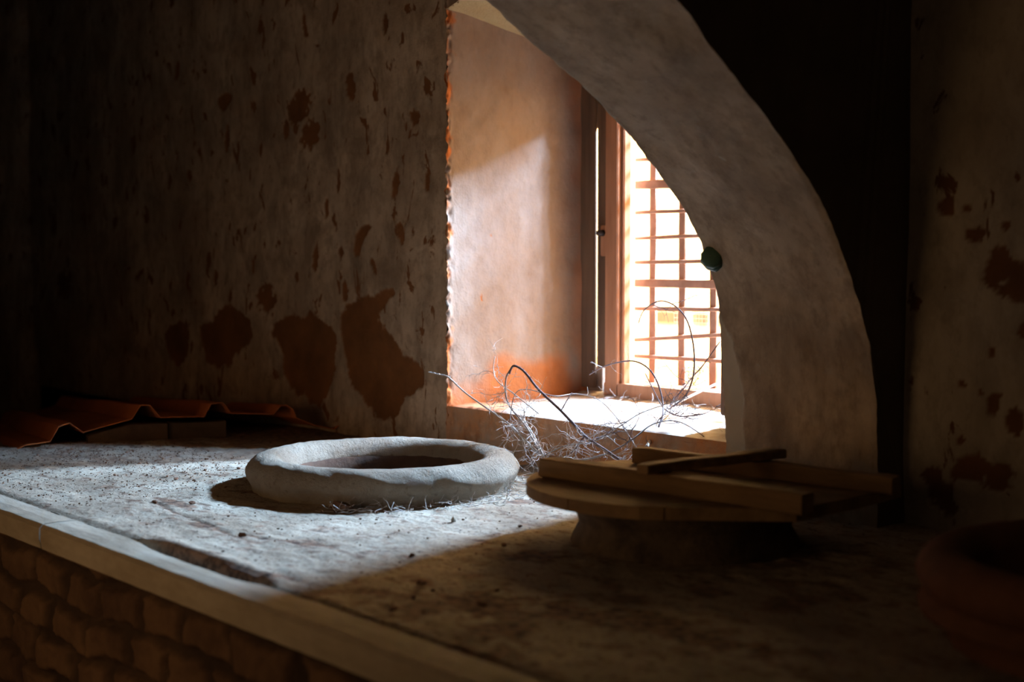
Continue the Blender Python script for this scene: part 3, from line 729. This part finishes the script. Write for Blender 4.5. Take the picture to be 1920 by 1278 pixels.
G2 = stem_pts([(1018,855,-.14),(1060,835,-.12),(1110,828,-.1),(1160,800,-.05),(1200,775,.02),(1250,757,.08),(1290,745,.12)])
N1 = stem_pts([(1020,856,-.14),(1000,815,-.12),(985,790,-.1),(983,770,-.1)])
N2 = stem_pts([(1095,818,-.13),(1075,845,-.15),(1058,858,-.16)])
N3 = stem_pts([(1053,768,-.11),(1062,752,-.09),(1072,736,-.06)])
branch_mesh('stem', A1, 0.0030, 0.0042, M_stemd, bA); branch_mesh('stem', A2, 0.0022, 0.0032, M_stem, bA)
branch_mesh('stem', B1, 0.0016, 0.0032, M_twig, bA); branch_mesh('stem', K1, 0.0012, 0.0018, M_twig, bA)
branch_mesh('stem', G1, 0.0012, 0.0016, M_stem, bA); branch_mesh('stem', G2, 0.0016, 0.0012, M_stem, bA)
branch_mesh('stem', N1, 0.0026, 0.0014, M_twig, bA); branch_mesh('stem', N2, 0.0015, 0.0012, M_stemd, bA); branch_mesh('stem', N3, 0.0016, 0.0012, M_stemd, bA)
twigs(bA, [A2, A2, B1[len(B1)//2:], N1, N1, K1, G2[:len(G2)//2]], 85, 0.04, 0.14, 3)
twigs(bA, [A1[len(A1)//2:], N2, G2[:len(G2)//3], G1], 55, 0.03, 0.12, 4)
bB = empty('dry_bramble', hit(1213, 834, 1, -0.04), 'thick pale bent stick leaning on the window rail, with fine arching canes', 'branch')
C1 = stem_pts([(1342,720,.47),(1310,735,.40),(1270,755,.30),(1250,770,.22),(1236,795,.12),(1222,822,.02),(1212,838,-.05)])
F1 = stem_pts([(1350,640,.42),(1320,682,.38),(1300,705,.35),(1280,730,.30),(1262,752,.27),(1248,772,.22)])
D1 = stem_pts([(1197,606,.30),(1205,585,.30),(1222,570,.30),(1243,564,.30),(1268,575,.30),(1288,600,.30),(1299,640,.30),(1302,680,.30),(1298,712,.28),(1285,742,.26),(1262,762,.24)])
E1 = stem_pts([(1105,702,.18),(1130,688,.18),(1160,679,.18),(1190,677,.18),(1215,690,.18),(1232,715,.18),(1242,750,.17),(1243,775,.12),(1235,800,.08)])
H1 = stem_pts([(1085,862,-.16),(1112,858,-.14),(1150,845,-.11),(1190,820,-.06),(1220,797,.0),(1255,788,.06),(1285,795,.09),(1320,818,.05)])
I1 = stem_pts([(1210,700,.2),(1225,730,.2),(1245,765,.2),(1275,780,.2),(1318,776,.2)])
branch_mesh('stem', C1, 0.0040, 0.0050, M_twig, bB, False); branch_mesh('stem', F1, 0.0018, 0.0026, M_stemd, bB)
branch_mesh('stem', D1, 0.0016, 0.0028, M_stemd, bB); branch_mesh('stem', E1, 0.0018, 0.0028, M_stemd, bB)
branch_mesh('stem', H1, 0.0026, 0.0014, M_stem, bB); branch_mesh('stem', I1, 0.0015, 0.0018, M_stemd, bB)
twigs(bB, [F1, C1, I1, H1, G2, D1], 40, 0.04, 0.14, 5, r=0.0011, m=M_stemd)
twigs(bB, [E1[:len(E1)//2]], 7, 0.02, 0.06, 6, r=0.0006)
# a small green sprig at the foot of the window
sp = empty('green_sprig', hit(1300, 708, 1, 0.53), 'tiny green leafy sprig at the foot of the window bars', 'weed')
V_ = []; Q_ = []; base = hit(1300, 722, 1, 0.54)
stems_ = []
for k in range(6):
    tip = hit(1288 + k * 8, 690 - (k % 3) * 6, 1, 0.53); v, f = tube_vf([base, (base + tip) / 2 + Vector((0.003, 0, 0.004)), tip], [0.0008, 0.0007, 0.0004], len(V_), 4); V_ += v; Q_ += f; stems_.append((base, tip))
o = mesh_obj('stem', V_, Q_, M_leaf, sp, False); at_parent(o, sp)
V_ = []; Q_ = []
for b_, t_ in stems_:
    for q in range(5):
        p = b_.lerp(t_, 0.35 + 0.16 * q); d = Vector((random.gauss(0, 1), random.gauss(0, .4), random.gauss(0, .7))).normalized(); s_ = Vector((0, 1, 0)).cross(d).normalized() * 0.0018
        i = len(V_); V_ += [p, p + d * 0.006 + s_, p + d * 0.014, p + d * 0.006 - s_]; Q_.append((i, i + 1, i + 2, i + 3))
o = mesh_obj('leaves', V_, Q_, M_leaf, sp, False); at_parent(o, sp); o['kind'] = 'stuff'

# ------------------------------------------------------------------ debris
def topz(x, y):
    i = int(np.clip((x + 3.3) / 7.2 * 849, 0, 849)); j = int(np.clip((y + 1.345) / 1.465 * 199, 0, 199)); return zg[i, j]
ico_v = [(-1,0,1.6),(1,0,1.6),(-1,0,-1.6),(1,0,-1.6),(0,1.6,1),(0,1.6,-1),(0,-1.6,1),(0,-1.6,-1),(1.6,1,0),(-1.6,1,0),(1.6,-1,0),(-1.6,-1,0)]
ico_f = [(0,4,1),(0,9,4),(9,5,4),(4,5,8),(4,8,1),(8,10,1),(8,3,10),(5,3,8),(5,2,3),(2,7,3),(7,10,3),(7,6,10),(7,11,6),(11,0,6),(0,1,6),(6,1,10),(9,0,11),(9,11,2),(9,2,5),(7,2,11)]
def crumb(V_, Q_, x, y, z, s, R):
    i = len(V_); a = R.uniform(0, 6.28); k = [R.uniform(0.6, 1.4) for _ in range(3)]; ca, sa = math.cos(a), math.sin(a)
    for v in ico_v:
        j = R.uniform(0.55, 1.25) * s / 1.9; vx, vy, vz = v[0]*k[0]*j, v[1]*k[1]*j, v[2]*k[2]*j*0.7
        V_.append((x + vx*ca - vy*sa, y + vx*sa + vy*ca, z + vz + s * 0.35))
    Q_ += [tuple(i + q for q in f) for f in ico_f]
R = random.Random(21); V_ = []; Q_ = []
cnt = 0
while cnt < 5200:
    m_ = R.random()
    if m_ < 0.5: x = R.uniform(-1.3, 0.2); y = R.uniform(-1.3, -0.55)
    elif m_ < 0.7: x = R.gauss(-0.55, 0.3); y = R.gauss(-0.85, 0.1)
    else: x = R.uniform(-0.2, 2.9); y = R.uniform(-1.33, -0.03)
    if not (-1.33 < y < -0.03): continue
    if any(math.hypot(x - a, y - b) < r for (a, b), r in ((J1, .36), (J2, .27), (J3, .35))): continue
    s = min(0.009, R.lognormvariate(-6.55, 0.42)); crumb(V_, Q_, x, y, topz(x, y), s, R); cnt += 1
o = mesh_obj('rubble_crumbs', V_, Q_, M_crumb, None, False); tag(o, 'scattered brown crumbs of clay and grit all over the dusty platform', 'rubble', kind='stuff')
# named larger pebbles
def pebble(px, py, s, lab, m, grp=None):
    p = hit(px, py, 2, 0.004); V2 = []; Q2 = []; crumb(V2, Q2, 0, 0, 0, s, R)
    o = mesh_obj('pebble', V2, Q2, m, None, False); o.location = (p.x, p.y, topz(p.x, p.y)); return tag(o, lab, 'pebble', grp)
pebble(640, 954, 0.022, 'flat clay lump lying in shadow against the front of the white jar rim', M_crumb)
pebble(850, 973, 0.010, 'small grey pebble lying in front of the white jar rim', M_ring)
pebble(773, 1040, 0.008, 'small dark pebble at the border of the daylight patch', M_crumb)
for px, py, s in [(790,1092,.009),(738,1140,.008),(905,1130,.010),(775,1120,.006),(930,1105,.008),(945,1020,.007),(975,985,.007)]:
    pebble(px, py, s, 'dark clod of earth in the dim golden part of the platform', M_crumb, 'dark clods on the platform')
for px, py, s in [(360,943,.009),(330,898,.007),(290,940,.007),(215,890,.008),(455,1000,.008)]:
    pebble(px, py, s, 'brown clay fragment on the bright dust left of the white jar rim', M_crumb, 'clay fragments on the bright dust')
# dry grass litter at the right foot of the jar rim
V_ = []; Q_ = []
for k in range(240):
    cx_, cy_ = (R.gauss(0.66, 0.10), 0)
    a = R.uniform(-1.0, 1.35); rr = R.uniform(0.345, 0.43); x = J1[0] + rr * math.cos(a); y = J1[1] + rr * math.sin(a)
    d = Vector((R.gauss(0, 1), R.gauss(0, 1), R.gauss(0, .25))).normalized(); pts = [Vector((x, y, topz(x, y) + 0.003 + R.random() * 0.006))]
    for q in range(5):
        d = (d + Vector((R.gauss(0, .35), R.gauss(0, .35), R.gauss(0, .2)))).normalized(); p = pts[-1] + d * R.uniform(.004, .011); p.z = max(p.z, 0.002)
        if math.hypot(p.x - J1[0], p.y - J1[1]) < 0.345: p = pts[-1] + Vector((0.001, 0.001, 0.001))
        pts.append(p)
    v, f = tube_vf(pts, [0.0006] * 6, len(V_), 4); V_ += v; Q_ += f
o = mesh_obj('dry_grass', V_, Q_, M_twig, None, False); tag(o, 'pale dry grass and fibres along the right foot of the white jar rim', 'grass', kind='stuff')
V_ = []; Q_ = []
for k in range(150):
    x = R.uniform(0.12, 1.1); y = 0.555 - abs(R.gauss(0, .05)) if R.random() < .7 else R.uniform(0.05, .5)
    d = Vector((R.gauss(0, 1), R.gauss(0, .5), R.gauss(0, .25))).normalized(); pts = [Vector((x, y, 0.152))]
    for q in range(4):
        d = (d + Vector((R.gauss(0, .35), R.gauss(0, .35), R.gauss(0, .2)))).normalized(); p = pts[-1] + d * R.uniform(.004, .010); p.z = max(p.z, 0.150); p.y = min(p.y, 0.545); pts.append(p)
    v, f = tube_vf(pts, [0.0007] * 5, len(V_), 4); V_ += v; Q_ += f
o = mesh_obj('sill_litter', V_, Q_, M_stem, None, False); tag(o, 'fine dry plant litter swept against the bottom rail of the window', 'litter', kind='stuff')

# ------------------------------------------------------------------ outside
struct('ground_outside', [(-14, 8, 0.8, 16, -0.62, -0.6)], M_ground)
ob = empty('outbuilding', (-4, 9.0, -0.6), 'washed-out white building with an orange tiled band seen through the window bars', 'building')
o = boxes_obj('wall', [(-12, 2.5, 9.0, 9.4, -0.6, 3.0)], M_outwall, ob); at_parent(o, ob)
def oz(py): return hit(1280, py, 1, 8.98)
za, zb2 = hit(1280, 608, 1, 8.98).z, hit(1280, 583, 1, 8.98).z
for (pa, pb) in ((1228, 1272), (1303, 1326), (1342, 1358)):
    xa_, xb_ = hit(pa, 595, 1, 8.98).x, hit(pb, 595, 1, 8.98).x
    o = boxes_obj('tiled_band', [(xa_, xb_, 8.93, 9.0, za, zb2)], M_tile, ob); at_parent(o, ob)
